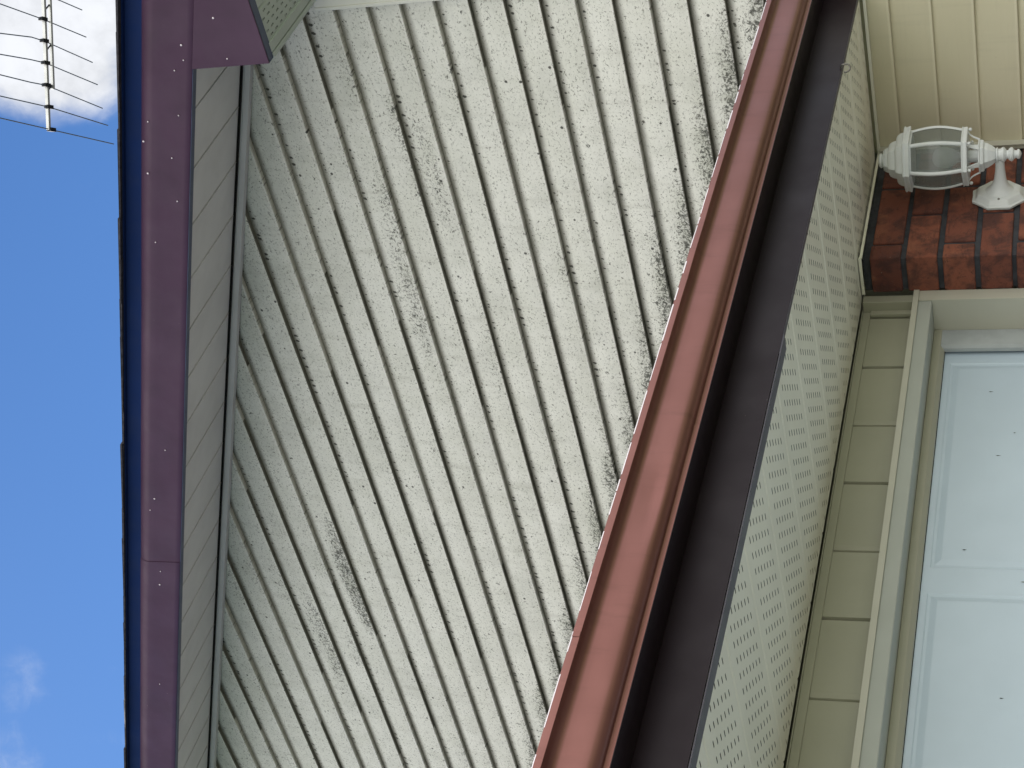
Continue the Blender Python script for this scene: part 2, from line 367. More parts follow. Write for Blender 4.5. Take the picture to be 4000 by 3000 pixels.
def wob(k):
    r = random.Random(k * 13 + 5); ph = [(r.uniform(0, 6.28), r.uniform(.6, 3.2), r.uniform(.2, 1)) for _ in range(3)]
    return lambda x: sum(a * math.sin(f * x + p) for p, f, a in ph) / 1.6
def clapboards(name, mat, z0, pitch, k0, k1, xr, xl, proud, rake):
    m = MB()
    for k in range(k0, k1):
        za, zb = z0 + k * pitch, z0 + (k + 1) * pitch
        wy, wz = wob(k), wob(k + 77)
        prof = [(0.0, proud + .004), (0.0, 0.0022), (.0016, .0004), (.005, 0.0), (.35 * pitch, proud * .22), (.80 * pitch, proud * .72), (.93 * pitch, proud * .98), (pitch + .002, proud + .004)]
        def xs(z, t):
            a = xr; bx = xl
            if rake:
                lim = -(2.04 + (z - .035 - 2.348) / TAN); a = min(a, lim)
                lim2 = 2 * XRIDGE + (2.04 + (z - .035 - 2.348) / TAN); bx = max(bx, lim2)
            return a + (bx - a) * t
        if rake and xs(zb, 0) <= xs(zb, 1) + .05: break
        n = max(4, int(abs(xs(za, 1) - xs(za, 0)) / .12)); rows = []
        for i in range(n + 1):
            t_ = i / n; row = []
            for dz, dy in prof:
                z = za + dz; x = xs(z, t_)
                row.append(m.vert((x, 4.0 + dy + .0011 * wy(x * 2.1) , z + .0009 * wz(x * 1.7))))
            rows.append(row)
        for a, b_ in zip(rows, rows[1:]):
            for j in range(len(prof) - 1): m.f.append([a[j], a[j + 1], b_[j + 1], b_[j]])
    return m.build(name, mat, house, smooth=True)
o = clapboards('gable_siding', M['siding'], Z0, PITCH, -5, 60, XR + .01, -12.0, 0.0150, True)
o['label'] = 'pale grey clapboards speckled with black mildew'
o = clapboards('lower_siding', M['siding_low'], ZL, PL, -21, 1, XR + .01, XG + .002, 0.0065, False)
o['label'] = 'clean cream clapboards under the garage eave'
# wall body behind the boards
m = MB(); pf = [(-1.80, GZ), (-1.80, zr(-1.80) - .02), (XRIDGE, ZRIDGE - .02), (2 * XRIDGE + 1.80, zr(-1.80) - .02), (2 * XRIDGE + 1.80, GZ)]
m.prism(pf, lambda x, z: (x, 4.024, z), lambda x, z: (x, 12.0, z)); m.build('wall', M['plain'], house)
# corner post: a formed outside-corner with two small lips
m = MB(); m.box((-1.802, 3.992, .60), (XR, 4.030, 2.069)); m.box((XR, 3.988, .60), (XR + .010, 3.992, 2.069)); m.box((-1.802, 3.988, .60), (-1.792, 4.11, 2.069))
m.build('corner_post', M['post'], house, bevel=.0015)
m = MB(); m.box((-1.802, 3.992, GZ), (XR, 4.030, .555)); m.build('corner_post', M['trim_light'], house, bevel=.0015)
# frieze piece between the post and the return box
m = MB(); m.box((-1.835, 4.000, 2.040), (-1.890, 4.0225, 2.069)); m.build('frieze_block', M['post'], house)

# --- rake overhang
def rake_map(y): return lambda x, dz: (x, y, zr(x) + dz)
YF = 3.585
XE = -1.30             # eave end of the rake (outside the picture)
# rake soffit: plain boards laid across, V grooves between
m = MB(); xs_ = []; x = XE
SP = 0.1866; first = -2.153
k = math.floor((XE - first) / SP)
x0 = XE
edges = [first - SP * i for i in range(-4, 28)]
prev = XE
for e in edges:
    if e >= XE: continue
    if e < XRIDGE: break
    m.poly([(prev, YF + .004, zr(prev)), (prev, 3.999, zr(prev)), (e + .0035, 3.999, zr(e + .0035)), (e + .0035, YF + .004, zr(e + .0035))])
    m.poly([(e + .0035, YF + .004, zr(e + .0035)), (e + .0035, 3.999, zr(e + .0035)), (e + .001, 3.999, zr(e) + .0075), (e + .001, YF + .004, zr(e) + .0075)])
    m.poly([(e + .001, YF + .004, zr(e) + .0075), (e + .001, 3.999, zr(e) + .0075), (e - .001, 3.999, zr(e) - .002), (e - .001, YF + .004, zr(e) - .002)])
    prev = e - .001
o = m.build('rake_soffit', M['soffit_grey'], house, fix=False)
# F-channel where the soffit meets the wall
m = MB()
for (y0, y1, d0, d1) in ((3.978, 3.999, -.030, -.006), (3.974, 3.978, -.030, -.013)):
    m.hexa([(-1.99, y0, zr(-1.99) + d0), (-1.99, y1, zr(-1.99) + d0), (-1.99, y1, zr(-1.99) + d1), (-1.99, y0, zr(-1.99) + d1)],
           [(XRIDGE, y0, ZRIDGE + d0), (XRIDGE, y1, ZRIDGE + d0), (XRIDGE, y1, ZRIDGE + d1), (XRIDGE, y0, ZRIDGE + d1)])
ch_ = m.build('soffit_channel', M['soffit_grey'], house)
m = MB(); m.hexa([(-1.99, 3.964, zr(-1.99) - .0025), (-1.99, 3.979, zr(-1.99) - .0025), (-1.99, 3.979, zr(-1.99) - .001), (-1.99, 3.964, zr(-1.99) - .001)],
       [(XRIDGE, 3.964, ZRIDGE - .0025), (XRIDGE, 3.979, ZRIDGE - .0025), (XRIDGE, 3.979, ZRIDGE - .001), (XRIDGE, 3.964, ZRIDGE - .001)]); m.build('channel_gap', M['dark'], ch_)
# rake fascia cover
fas = None
def rake_plate(xa, xb, yf, d0, d1, name, mat, par, extra=None):
    mm = MB(); n = max(1, int(abs(xb - xa) / .25)); prof = [(yf + .020, d0 + .001), (yf + .001, d0), (yf, d0 + .0015)]
    prof += [(yf + .0008 * math.sin(3.1 * i / 6), d0 + (.112 - d0) * i / 6) for i in range(1, 7)]
    prof += [(yf + .020 * (i / 7) ** 1.8, .112 + (d1 - .112) * i / 7) for i in range(1, 8)]
    w = wob(int(abs(xa) * 100))
    mm.sweep_open(prof, [(lambda x: (lambda y, dz: (x, y + .0010 * w(x * 3), zr(x) + dz)))(xa + (xb - xa) * i / n) for i in range(n + 1)])
    return mm.build(name, mat, par, smooth=True)
D0, D1 = -.0065, .156
fas = rake_plate(XE, -3.690, YF, D0, D1, 'rake_fascia', M['rake'], house)
fas['label'] = 'plum metal fascia along the sloping roof edge'
rake_plate(-3.672, XRIDGE, YF - .0018, D0 - .0006, D1, 'fascia_joint', M['rake'], fas)
m = MB(); m.hexa([(XE, YF + .001, zr(XE) + D0 - .0022), (XE, YF + .026, zr(XE) + D0 - .0022), (XE, YF + .026, zr(XE) + D0 - .0008), (XE, YF + .001, zr(XE) + D0 - .0008)],
       [(XRIDGE, YF + .001, ZRIDGE + D0 - .0022), (XRIDGE, YF + .026, ZRIDGE + D0 - .0022), (XRIDGE, YF + .026, ZRIDGE + D0 - .0008), (XRIDGE, YF + .001, ZRIDGE + D0 - .0008)])
m.build('fascia_return', M['rake_ret'], fas)
# drip edge: cove tucked under the shingles
m = MB(); prof = []
for i in range(13):
    a = i / 12; prof.append((YF + .0195 - .004 * a * a, .1545 + .050 * a))
prof += [(YF + .004, .2050), (YF + .002, .2065), (YF + .002, .210)]
m.sweep_open(prof, [rake_map(0) and (lambda x: (lambda y, dz: (x, y, zr(x) + dz)))(XE + (XRIDGE - XE) * i / 30) for i in range(31)])
m.build('drip_edge', M['drip'], fas, smooth=True)
# boxed eave return ("pork chop")
XC = -1.828; ZB = 2.032
m = MB(); pf = [(XC, ZB), (XC, zr(XC) - .0065), (XE, zr(XE) - .0065), (XE, ZB)]
m.prism(pf, lambda x, z: (x, YF - .0006, z), lambda x, z: (x, YF + .004, z))
ret = m.build('eave_return', M['rake'], house, bevel=.0008); ret['label'] = 'plum boxed eave return at the foot of the rake'
m = MB(); m.box((XC + .001, YF + .0042, ZB - .0005), (XE, YF + .034, ZB + .004)); m.build('return_lip', M['rake_ret'], ret)
m = MB(); m.box((XC + .0005, YF + .036, ZB + .006), (XC + .003, 3.998, zr(XC) - .005)); m.build('return_side', M['soffit_grey'], ret)
# vented soffit of the return, running out along the eave
def vented(name, mat, par, ax0, ax1, grooves, zz, mapf, rowp=.038, slot=(.0150, .0042), skew=-.0173, nslot=7, lead=.040, step=.0215, xoff=0.0, base=None):
    """sheet in (u along the panel, v across) with real louvre slots left open"""
    mm = MB()
    def q(u0, u1, v0, v1, z0=0.0, z1=None):
        if z1 is None: z1 = z0
        if u1 - u0 < 1e-6 or v1 - v0 < 1e-6: return
        mm.poly([mapf(u0, v0, z0), mapf(u1, v0, z0), mapf(u1, v1, z1), mapf(u0, v1, z1)])
    for ga, gb in zip(grooves, grooves[1:]):
        q(ax0, ax1, ga - .005, ga, 0, .004); q(ax0, ax1, ga, ga + .005, .004, 0)
        v = ga + .005; end = gb - .005
        for j in range(nslot):
            vc = ga + lead + j * step; va, vb = vc - slot[1] / 2, vc + slot[1] / 2
            if vb > end: break
            q(ax0, ax1, v, va)
            u = ax0; off = (xoff + skew * j) % rowp; c = ax0 + off
            while c - slot[0] / 2 < ax0 + .004: c += rowp
            while c + slot[0] / 2 < ax1 - .004:
                q(u, c - slot[0] / 2, va, vb); u = c + slot[0] / 2; 
                q(c - slot[0] / 2, c + slot[0] / 2, va, va + (vb - va) * .30, .0005, .0030)      # the pressed tongue of the louvre, lifted behind the hole
                c += rowp
            q(u, ax1, va, vb); v = vb
        q(ax0, ax1, v, end)
    return mm.build(name, mat, par, fix=False)
rs = vented('return_soffit', M['return_panel'], ret, YF + .034, 3.996, [-1.80 + .105 * i for i in range(0, 6)], ZB, lambda u, v, z: (v, u, ZB + .003 + z), rowp=.034, lead=.022, step=.017, nslot=5)
m = MB(); m.box((XC + .008, YF + .036, ZB + .016), (XE, 3.996, ZB + .02)); m.build('soffit_backing', M['dark'], ret)
m = MB(); m.box((XC, YF + .030, ZB - .004), (XC + .013, 3.998, ZB + .004)); m.box((XC + .016, YF + .030, ZB - .002), (XC + .042, 3.998, ZB + .004))
m.build('return_channel', M['return_panel'], ret, bevel=.001)
# shingles
rf = MB(); th = .0075; n = int((XE - XRIDGE) / .143); rnd = random.Random(3)
cs = 1 / math.sqrt(1 + TAN * TAN)
for side in (0, 1):
    for i in range(n + 1):
        xa = XE + .03 - i * .143; xb = xa - .30
        xb = max(xb, XRIDGE)
        yj = 3.577 + rnd.uniform(-.006, .006); lift = rnd.uniform(-.0015, .0025)
        za = zr(xa) + .2085 + th + lift; zb = zr(xb) + .2085 + .001
        segs = 4
        pa = []
        fx = (lambda x: x) if side == 0 else (lambda x: 2 * XRIDGE - x)
        lo, hi = [], []
        for (x, z) in ((xa, za - th), (xb, zb - .001)): lo.append((x, z))
        P = [(fx(xa), yj, za - th), (fx(xa), 12.4, za - th), (fx(xb), 12.4, zb - .001), (fx(xb), yj + rnd.uniform(-.003, .003), zb - .001)]
        Q = [(fx(xa), yj, za), (fx(xa), 12.4, za), (fx(xb), 12.4, zb + .004), (fx(xb), yj, zb + .004)]
        rf.hexa(P, Q)
roof = rf.build('roof', M['shingle'], house)
m = MB()
for s_ in (0, 1):
    fx = (lambda x: x) if s_ == 0 else (lambda x: 2 * XRIDGE - x)
    m.hexa([(fx(XE), 3.635, zr(XE) + .170), (fx(XE), 12.4, zr(XE) + .170), (fx(XRIDGE), 12.4, ZRIDGE + .170), (fx(XRIDGE), 3.635, ZRIDGE + .170)],
           [(fx(XE), 3.635, zr(XE) + .209), (fx(XE), 12.4, zr(XE) + .209), (fx(XRIDGE), 12.4, ZRIDGE + .209), (fx(XRIDGE), 3.635, ZRIDGE + .209)])
m.build('roof_deck', M['shingle'], roof)
# nail heads on the rake fascia
nails = [(-1.6882,2.1455),(-1.8051,2.1461),(-1.7996,2.2732),(-1.7561,2.2638),(-1.8271,2.3103),(-1.9735,2.4477),(-2.0334,2.4847),(-2.0908,2.4176),(-1.9611,2.3482),(-2.1352,2.5107),(-2.2306,2.4533),(-2.3648,2.5748),(-3.3758,2.9687),(-3.4275,3.0053),(-3.7161,3.0760),(-3.7824,3.1045),(-4.3121,3.3077),(-3.1612,2.8464)]
for i, (nx, nz) in enumerate(nails):
    m = MB(); r_ = .0021 if i % 3 else .0029
    pr = [(r_, 0.0), (r_, .0008), (r_ * .7, .0018), (0.0002, .0022)]
    rings = [[m.vert((nx + r * math.cos(a), YF - .0012 - (0.0018 if nx < -3.67 else 0) - d + .0008, nz + r * math.sin(a))) for a in (math.pi * k / 5 for k in range(10))] for r, d in pr]
    for a, b_ in zip(rings, rings[1:]):
        for k in range(10): m.f.append([a[k], a[(k + 1) % 10], b_[(k + 1) % 10], b_[k]])
    m.build('nail_head', M['nail'], ret if i < 2 else fas, smooth=True)

# --- garage: roof, soffit, fascia, gutter
m = MB()
gz = lambda x: .745 + TAN * (-x + XF)
for i in range(34):
    xa = XF + .03 - i * .143; xb = xa - .29
    m.hexa([(xa, YE - .12, gz(xa)), (xa, 4.02, gz(xa)), (xb, 4.02, gz(xb) - .008), (xb, YE - .12, gz(xb) - .008)],
           [(xa, YE - .12, gz(xa) + .011), (xa, 4.02, gz(xa) + .011), (xb, 4.02, gz(xb) + .004), (xb, YE - .12, gz(xb) + .004)])
m.hexa([(XF + .0, YE - .1, gz(XF) - .03), (XF + .0, 4.02, gz(XF) - .03), (-6.9, 4.02, gz(-6.9) - .03), (-6.9, YE - .1, gz(-6.9) - .03)],
       [(XF + .0, YE - .1, gz(XF) - .009), (XF + .0, 4.02, gz(XF) - .009), (-6.9, 4.02, gz(-6.9) - .009), (-6.9, YE - .1, gz(-6.9) - .009)])
m.build('garage_roof', M['shingle'], house)
gro = [2.038 + .2075 * i for i in range(-15, 11)]
sof = vented('garage_soffit', M['soffit'], house, -2.574, XF - .001, [g_ for g_ in gro if g_ > YE - .1] , ZS, lambda u, v, z: (u, min(v, 3.976), ZS + z), rowp=.038, xoff=.012)
sof['label'] = 'cream vented soffit under the garage eave'
m = MB(); m.box((-2.60, YE - .1, ZS + .020), (XF - .002, 3.99, ZS + .024)); m.build('soffit_backing', M['dark'], sof)
# garage fascia (below and behind the gutter) with its turned-under edge in two overlapping lengths
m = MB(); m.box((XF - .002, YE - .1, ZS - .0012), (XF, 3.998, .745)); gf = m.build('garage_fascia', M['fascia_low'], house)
m = MB(); m.box((XF - .0012, YE - .1, ZS - .0045), (XF - .034, 2.555, ZS - .0025)); m.box((XF - .001, 2.50, ZS - .0022), (XF - .0145, 3.998, ZS - .0014))
m.build('fascia_return', M['flange'], gf)
# K-style gutter
G0 = [(.0855, .6600), (.0858, .6612), (.0858, .6690), (.0866, .6702)]
curve = [(.0905, .6710), (.0965, .6728), (.1012, .6762), (.1042, .6812), (.1058, .6880), (.1066, .6960), (.1071, .7060), (.1074, .7170), (.1079, .7270), (.1090, .7340), (.1115, .7378), (.1155, .7405), (.1205, .7427), (.1262, .7440)]
lip = [(.1270, .7446), (.1270, .7555), (.1262, .7572), (.1245, .7580), (.1200, .7578), (.1195, .7520), (.1212, .7480), (.1050, .7370), (.1035, .7000), (.0830, .6740), (.0830, .6620), (.0015, .6615)]
gprof = [(.001, .7600), (.0008, .6612), (.0030, .6600)] + G0 + curve + lip + [(.0025, .7580)]
wg, wg2 = wob(501), wob(502)
def gmap(y, d=0.0, dent=True):
    def f(dx, z):
        k = dx / .127
        dn = 0.0
        if dent:
            dn = -.0030 * math.exp(-((y - 2.58) / .03) ** 2) * math.exp(-((z - .735) / .012) ** 2) - .0025 * math.exp(-((y - 2.76) / .05) ** 2) * math.exp(-((z - .752) / .008) ** 2) \
                 - .004 * math.exp(-((y - 1.98) / .07) ** 2) * math.exp(-((z - .70) / .012) ** 2)
        return (XF + dx + d + k * (.0012 * wg(y * 1.6) + dn), y, z + .0010 * wg2(y * 1.3) * k)
    return f
ny = 120; ys = [YE - .11 + (3.992 - YE + .11) * i / ny for i in range(ny + 1)]
m = MB(); m.sweep_open(gprof, [gmap(y) for y in ys])
m.f.append([i for i in range(len(gprof))][::-1])
gut = m.build('gutter', M['gutter'], house, smooth=True, fix=False)
gut.data.materials.append(M['fascia_low'])                                # darker second paint on the underside stands in for occlusion shade
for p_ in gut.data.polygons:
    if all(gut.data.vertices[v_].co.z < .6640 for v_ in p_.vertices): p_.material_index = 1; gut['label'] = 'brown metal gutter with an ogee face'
# lapped joint of two gutter lengths (proud by a hair) and a hidden hanger row
m = MB(); jp = [(a + .0012, b_ + (0 if b_ > .67 else -.0008)) for a, b_ in G0 + curve + lip[:4]]
m.sweep_open(jp, [gmap(y) for y in (1.660, 1.665, 1.69, 1.715)]); 
m = MB(); m.sweep_open([(.1276, .7450), (.1277, .7558), (.1262, .7578)], [gmap(y) for y in (1.652, 1.656, 1.66, 1.664)]); m.build('gutter_seam', M['gutter'], gut, fix=False)
# bare metal scratched along the rolled rim, its sunlit edge painted in pale
r2 = random.Random(11); y = YE
while y < 3.95:
    L = r2.uniform(.02, .12); h = r2.uniform(.0006, .0022)
    m = MB(); m.sweep_open([(.1273, .7568 - h), (.1271, .7571), (.1262, .7578)], [gmap(yy) for yy in (y, y + L * .3, y + L * .7, y + L)])
    y += L + r2.uniform(.0, .05)
    m.build('worn_sunlit_rim', M['nail'], gut, fix=False)

# --- garage front wall: brick pier by the inner corner
mb, mm_ = MB(), MB(); ids = []
zc0, cp, mt = .4660, .0872, .0125
YB = 3.507
def brick_box(a, b_, i):
    n0 = len(mb.f); mb.box(a, b_); ids.extend([i] * (len(mb.f) - n0))
rb = random.Random(21)
for k in range(-24, 2):
    z0_ = zc0 + k * cp + mt / 2; z1_ = min(zc0 + (k + 1) * cp - mt / 2, ZS - .010)
    if z1_ - z0_ < .01: continue
    off = 3.568 if k % 2 == 0 else 3.696
    js = [YB] + [off + .257 * j for j in range(0, 3) if YB + .02 < off + .257 * j < 3.985] + [3.999]
    for a, b_ in zip(js, js[1:]):
        ya = a if a == YB else a + .006; yb = b_ if b_ == 3.999 else b_ - .006
        dx = rb.uniform(-.0025, .0025); dz = rb.uniform(-.0015, .0015)
        x_in = -2.548 if a == YB else XG - .09
        brick_box((x_in, ya - (rb.uniform(0, .002) if a == YB else 0), z0_ + dz), (XG + dx, yb, z1_ + dz), rb.random())
def brick_first():
    global bw
    me = bpy.data.meshes.new('brick_wall'); me.from_pydata(mb.v, [], mb.f); me.materials.append(M['brick'])
    at = me.attributes.new('brick_id', 'FLOAT', 'FACE'); at.data.foreach_set('value', ids)
    bw = bpy.data.objects.new('brick_wall', me); COL.objects.link(bw); bw.parent = house; bw.matrix_parent_inverse = parent_inv(house)
    md = bw.modifiers.new('bevel', 'BEVEL'); md.width = .004; md.segments = 3
brick_first(); mb = MB(); ids = []
for yy0, yy1 in ((-.35, .52),):                                           # pier at the other side of the door
    for k in range(-24, 2):
        z0_ = zc0 + k * cp + mt / 2; z1_ = min(zc0 + (k + 1) * cp - mt / 2, ZS - .010)
        if z1_ - z0_ < .01: continue
        s_ = yy0 + (0 if k % 2 else .128); js = [yy0] + [s_ + .257 * j for j in range(1, 4) if s_ + .257 * j < yy1 - .03] + [yy1]
        for a, b_ in zip(js, js[1:]): brick_box((XG - .10, a + .006, z0_), (XG + rb.uniform(-.002, .002), b_ - .006, z1_), rb.random())
def brick_obj():
    me = bpy.data.meshes.new('brick_wall'); me.from_pydata(mb.v, [], mb.f); me.materials.append(M['brick'])
    at = me.attributes.new('brick_id', 'FLOAT', 'FACE'); at.data.foreach_set('value', ids)
    w_ = bpy.data.objects.new('brick_wall', me); COL.objects.link(w_); w_.parent = house; w_.matrix_parent_inverse = parent_inv(house)
    md = w_.modifiers.new('bevel', 'BEVEL'); md.width = .004; md.segments = 3
    return w_
bw2 = brick_obj()
m = MB(); m.box((XG - .11, -.345, GZ), (XG - .007, .515, ZS - .012)); m.build('mortar', M['mortar'], bw2)
bw['label'] = 'dark red brick pier between garage door and cream siding'
m = MB(); m.box((-2.545, YB + .006, GZ), (XG - .007, 4.0, ZS - .012)); m.build('mortar', M['mortar'], bw)
# garage body behind
m = MB(); m.box((-6.9, YE + .5, GZ), (-2.76, 4.02, .72)); m.box((-2.76, YE + .55, GZ), (XP - .03, .52, .60)); m.box((-2.76, 3.56, GZ), (XP + .03, 4.02, .60)); m.build('garage_wall', M['plain'], house)
m = MB(); m.prism([(-2.76, .60), (-2.76, gz(-2.76) - .05), (-6.9, gz(-6.9) - .05), (-6.9, .60)], lambda x, z: (x, YE + .52, z), lambda x, z: (x, YE + .6, z)); m.build('garage_gable', M['plain'], house)

# --- cladding over the garage door (closed soffit panels stood on end)
YD0, YD1 = .52, 3.507
m = MB(); zt, zb_ = .5745, .432
seams = [3.261 - .2075 * i for i in range(-1, 14)]
prev = 3.50
for i, s_ in enumerate(seams):
    if s_ < YD0: break
    crisp = (i % 2 == 1)
    m.poly([(XP, prev, zt), (XP, prev, zb_), (XP, s_ + (.006 if crisp else .009), zb_), (XP, s_ + (.006 if crisp else .009), zt)])
    D_ = .018 if crisp else .009
    c0, c1, c2, c3 = (s_ + .006, s_ + .004, s_ - .0035, s_ - .004) if crisp else (s_ + .009, s_ - .002, s_ - .004, s_ - .012)
    for (ya, xa), (yb, xb) in (((c0, XP), (c1, XP - D_ * .4)), ((c1, XP - D_ * .4), (c2, XP - D_)), ((c2, XP - D_), (c3, XP))):
        m.poly([(xa, ya, zt), (xa, ya, zb_), (xb, yb, zb_), (xb, yb, zt)])
    prev = c3
m.poly([(XP, prev, zt), (XP, prev, zb_), (XP, YD0, zb_), (XP, YD0, zt)])
m.build('header_cladding', M['trim'], house, fix=False)
# channels round it
m = MB(); m.box((XP + .0005, YD0, .5545), (XP + .006, 3.478, .5730)); m.box((XP + .0005, YD0, .5735), (XP + .0085, 3.500, .5765)); m.build('top_channel', M['trim'], house, bevel=.0008)
m = MB(); m.box((XP + .001, 3.462, .436), (XP + .011, 3.478, .5540)); m.box((XP + .001, 3.4785, .436), (XP + .036, YB - .001, .5725)); m.build('side_channel', M['trim'], house, bevel=.001)
# thin channel along the soffit edge, round the brick and along the siding
m = MB()
m.box((XG + .0035, YB - .004, ZS - .0125), (XG + .007, 3.996, ZS - .0060)); m.box((-2.548, YB - .0075, ZS - .0105), (XG + .007, YB - .0042, ZS - .0035))
m.box((-2.548, YB - .0045, ZS - .0105), (-2.5525, 3.505, ZS - .0035))
m.box((XG + .004, 3.990, ZS - .013), (XR - .0, 3.9985, ZS - .006))
m.build('soffit_channel', M['soffit'], house)
m = MB(); m.box((-2.425, 3.985, GZ), (XG + .002, 4.003, ZS - .012)); m.box((-2.425, 3.979, GZ), (-2.4285, 3.985, ZS - .012)); m.build('inner_corner_channel', M['trim_light'], house, bevel=.0008)

# --- door casing (formed metal), head then jambs
frame = None
def head(prof, mat, name, par, y0, y1, bev=0):
    mm = MB(); mm.prism(prof, lambda x, z: (x, y0, z), lambda x, z: (x, y1, z)); return mm.build(name, mat, par, bevel=bev)
frame = head([(-2.70, .447), (-2.545, .447), (-2.545, .4345), (-2.5485, .4345), (-2.5505, .4340), (-2.5505, .4035), (-2.552, .4015), (-2.70, .4015)], M['casing'], 'door_casing', house, .655, 3.505)
m = MB(); m.prism([(-2.5445, .4475), (-2.5425, .4470), (-2.5425, .4335), (-2.5445, .4335)], lambda x, z: (x, .655, z), lambda x, z: (x, 3.512, z)); m.build('casing_lip', M['trim_light'], frame)
m = MB(); m.box((-2.5500, 3.470, GZ), (-2.5465, YB - .0005, .4335)); m.box((-2.70, 3.4665, GZ), (-2.5495, YB, .4010)); m.box((-2.5495, 3.4665, GZ), (-2.5468, 3.4700, .4335)); m.build('right_jamb', M['trim_light'], frame)
m = MB(); m.box((-2.700, .52, GZ), (-2.549, .655, .447)); m.build('left_jamb', M['trim'], frame)
# vinyl stops
m = MB(); m.prism([(-2.638, .4010), (-2.638, .3830), (-2.641, .3805), (-2.650, .3735), (-2.658, .3725), (-2.66, .4010)], lambda x, z: (x, .66, z), lambda x, z: (x, 3.4655, z)); m.build('head_stop', M['trim'], frame, bevel=.0008)
m = MB(); m.box((-2.6375, .66, .3995), (-2.6365, 3.4655, .3832)); 
m = MB(); m.prism([(-2.640, 3.4660), (-2.640, 3.4040), (-2.646, 3.3985), (-2.656, 3.3975), (-2.66, 3.4660)], lambda x, y: (x, y, GZ), lambda x, y: (x, y, .3995)); m.build('side_stop', M['seal'], frame, bevel=.0008)
# --- sectional garage door with raised panels
XD = -2.665
def section(zlo, zhi):
    mm = MB(); ylo, yhi = .66, 3.44
    cols = []; y = 3.363
    while y - .70 > .70: cols.append((y - .705, y)); y -= .705 + .076
    ph = (zlo + .062, zhi - .014 if zhi > .3 else zhi - .062)
    ycuts = [yhi]
    for a, b_ in cols: ycuts += [b_, a]
    ycuts.append(ylo)
    for i in range(0, len(ycuts) - 1, 2):                                   # stiles
        mm.poly([(XD, ycuts[i], zlo), (XD, ycuts[i + 1], zlo), (XD, ycuts[i + 1], zhi), (XD, ycuts[i], zhi)])
    for a, b_ in cols:
        mm.poly([(XD, b_, ph[1]), (XD, a, ph[1]), (XD, a, zhi), (XD, b_, zhi)]); mm.poly([(XD, b_, zlo), (XD, a, zlo), (XD, a, ph[0]), (XD, b_, ph[0])])
        rings = [(0, 0), (.003, -.0016), (.009, -.0020), (.022, .0010), (.025, .0013)]
        rr = [[(XD + d, b_ - o_, ph[1] - o_), (XD + d, a + o_, ph[1] - o_), (XD + d, a + o_, ph[0] + o_), (XD + d, b_ - o_, ph[0] + o_)] for o_, d in rings]
        for q0, q1 in zip(rr, rr[1:]):
            for k in range(4): mm.poly([q0[k], q0[(k + 1) % 4], q1[(k + 1) % 4], q1[k]])
        mm.poly(rr[-1])
    return mm
gd = None; zt_ = .3722
secs = []
for i in range(4):
    mm = section(zt_ - .52 * (i + 1) + (.003 if i < 3 else 0), zt_ - .52 * i)
    if i == 0:
        gd = mm.build('garage_door', M['door'], house, fix=False); gd['label'] = 'white raised-panel garage door'
    else: mm.build('door_section', M['door'], gd, fix=False)
m = MB(); m.box((-2.75, .60, GZ), (-2.685, 3.48, .3990)); m.build('door_back', M['dark'], gd)
for (y_, z_, l_) in ((3.25, .262, .012), (3.02, .236, .012), (2.712, .293, .010), (2.62, .170, .014), (2.30, .20, .009), (3.1, .20, .006), (2.2, .12, .008)):
    m = MB(); m.poly([(XD + .0024, y_, z_), (XD + .0024, y_ - .0012, z_ - l_ * .4), (XD + .0024, y_ + .0004, z_ - l_), (XD + .0024, y_ + .0012, z_ - l_ * .3)])
    m.build('scratch', M['dark'], gd, fix=False)

# ------------------------------------------------------------------ screw hook under the garage fascia
hk = MB(); hc = Vector((XF + .006, 3.568, .5655)); ht = Vector((.55, .835, 0)); hu = Vector((0, 0, 1)); hr = .0105
pts = [hc + ht * hr * math.cos(R(a)) + hu * hr * math.sin(R(a)) for a in range(25, -206, -11)]
hk.tube([Vector((XF - .0005, pts[0].y + .001, .5790)), Vector((XF + .003, pts[0].y + .0008, .5785)), pts[0] + hu * .0035] + pts, .0021, 10)
o = hk.build('screw_hook', M['steel'], smooth=True); tag(o, 'small open steel screw hook at the bottom edge of the brown garage fascia', 'hook')

# ------------------------------------------------------------------ wall lantern
LX, LY = -2.32, 3.76
lan = thing('wall_lantern', (XG, LY, .2475), 'white hexagonal coach lantern with clear bowed glass on the brick pier', 'wall lamp')
A0 = R(30)
def lathe(name, prof, mat, n=6, par=lan, a0=A0, smooth=False, bevel=0.0): 
    mm = MB(); mm.rings(LX, LY, prof, n, a0); return mm.build(name, mat, par, smooth, bevel)
cap = lathe('lamp_roof', [(.0825, .4560), (.0835, .4575), (.0800, .4665), (.0835, .4705), (.0800, .4735), (.0680, .4745), (.0675, .4770), (.0655, .4830), (.0615, .4890), (.0560, .4925), (.0480, .4940), (.0475, .4965), (.0455, .5030), (.0415, .5095), (.0370, .5125), (.0320, .5135), (.0315, .5160), (.0295, .5205), (.0275, .5225)], M['white'], bevel=.0007)
lathe('finial', [(.0280, .5225), (.0270, .5245), (.0160, .5260), (.0155, .5275), (.0185, .5300), (.0190, .5330), (.0165, .5360), (.0100, .5380), (.001, .5385)], M['white'], n=20, par=cap, smooth=True)
lathe('rim', [(.0660, .4560), (.0730, .4560), (.0715, .4525), (.0660, .4520)], M['white'], par=cap)
ZT, ZBt = .4530, .3300
def bow(t): return .0665 + .0105 * math.sin(math.pi * (t * .93 + .04)) + .0015 * (1 - t)
NB = 12
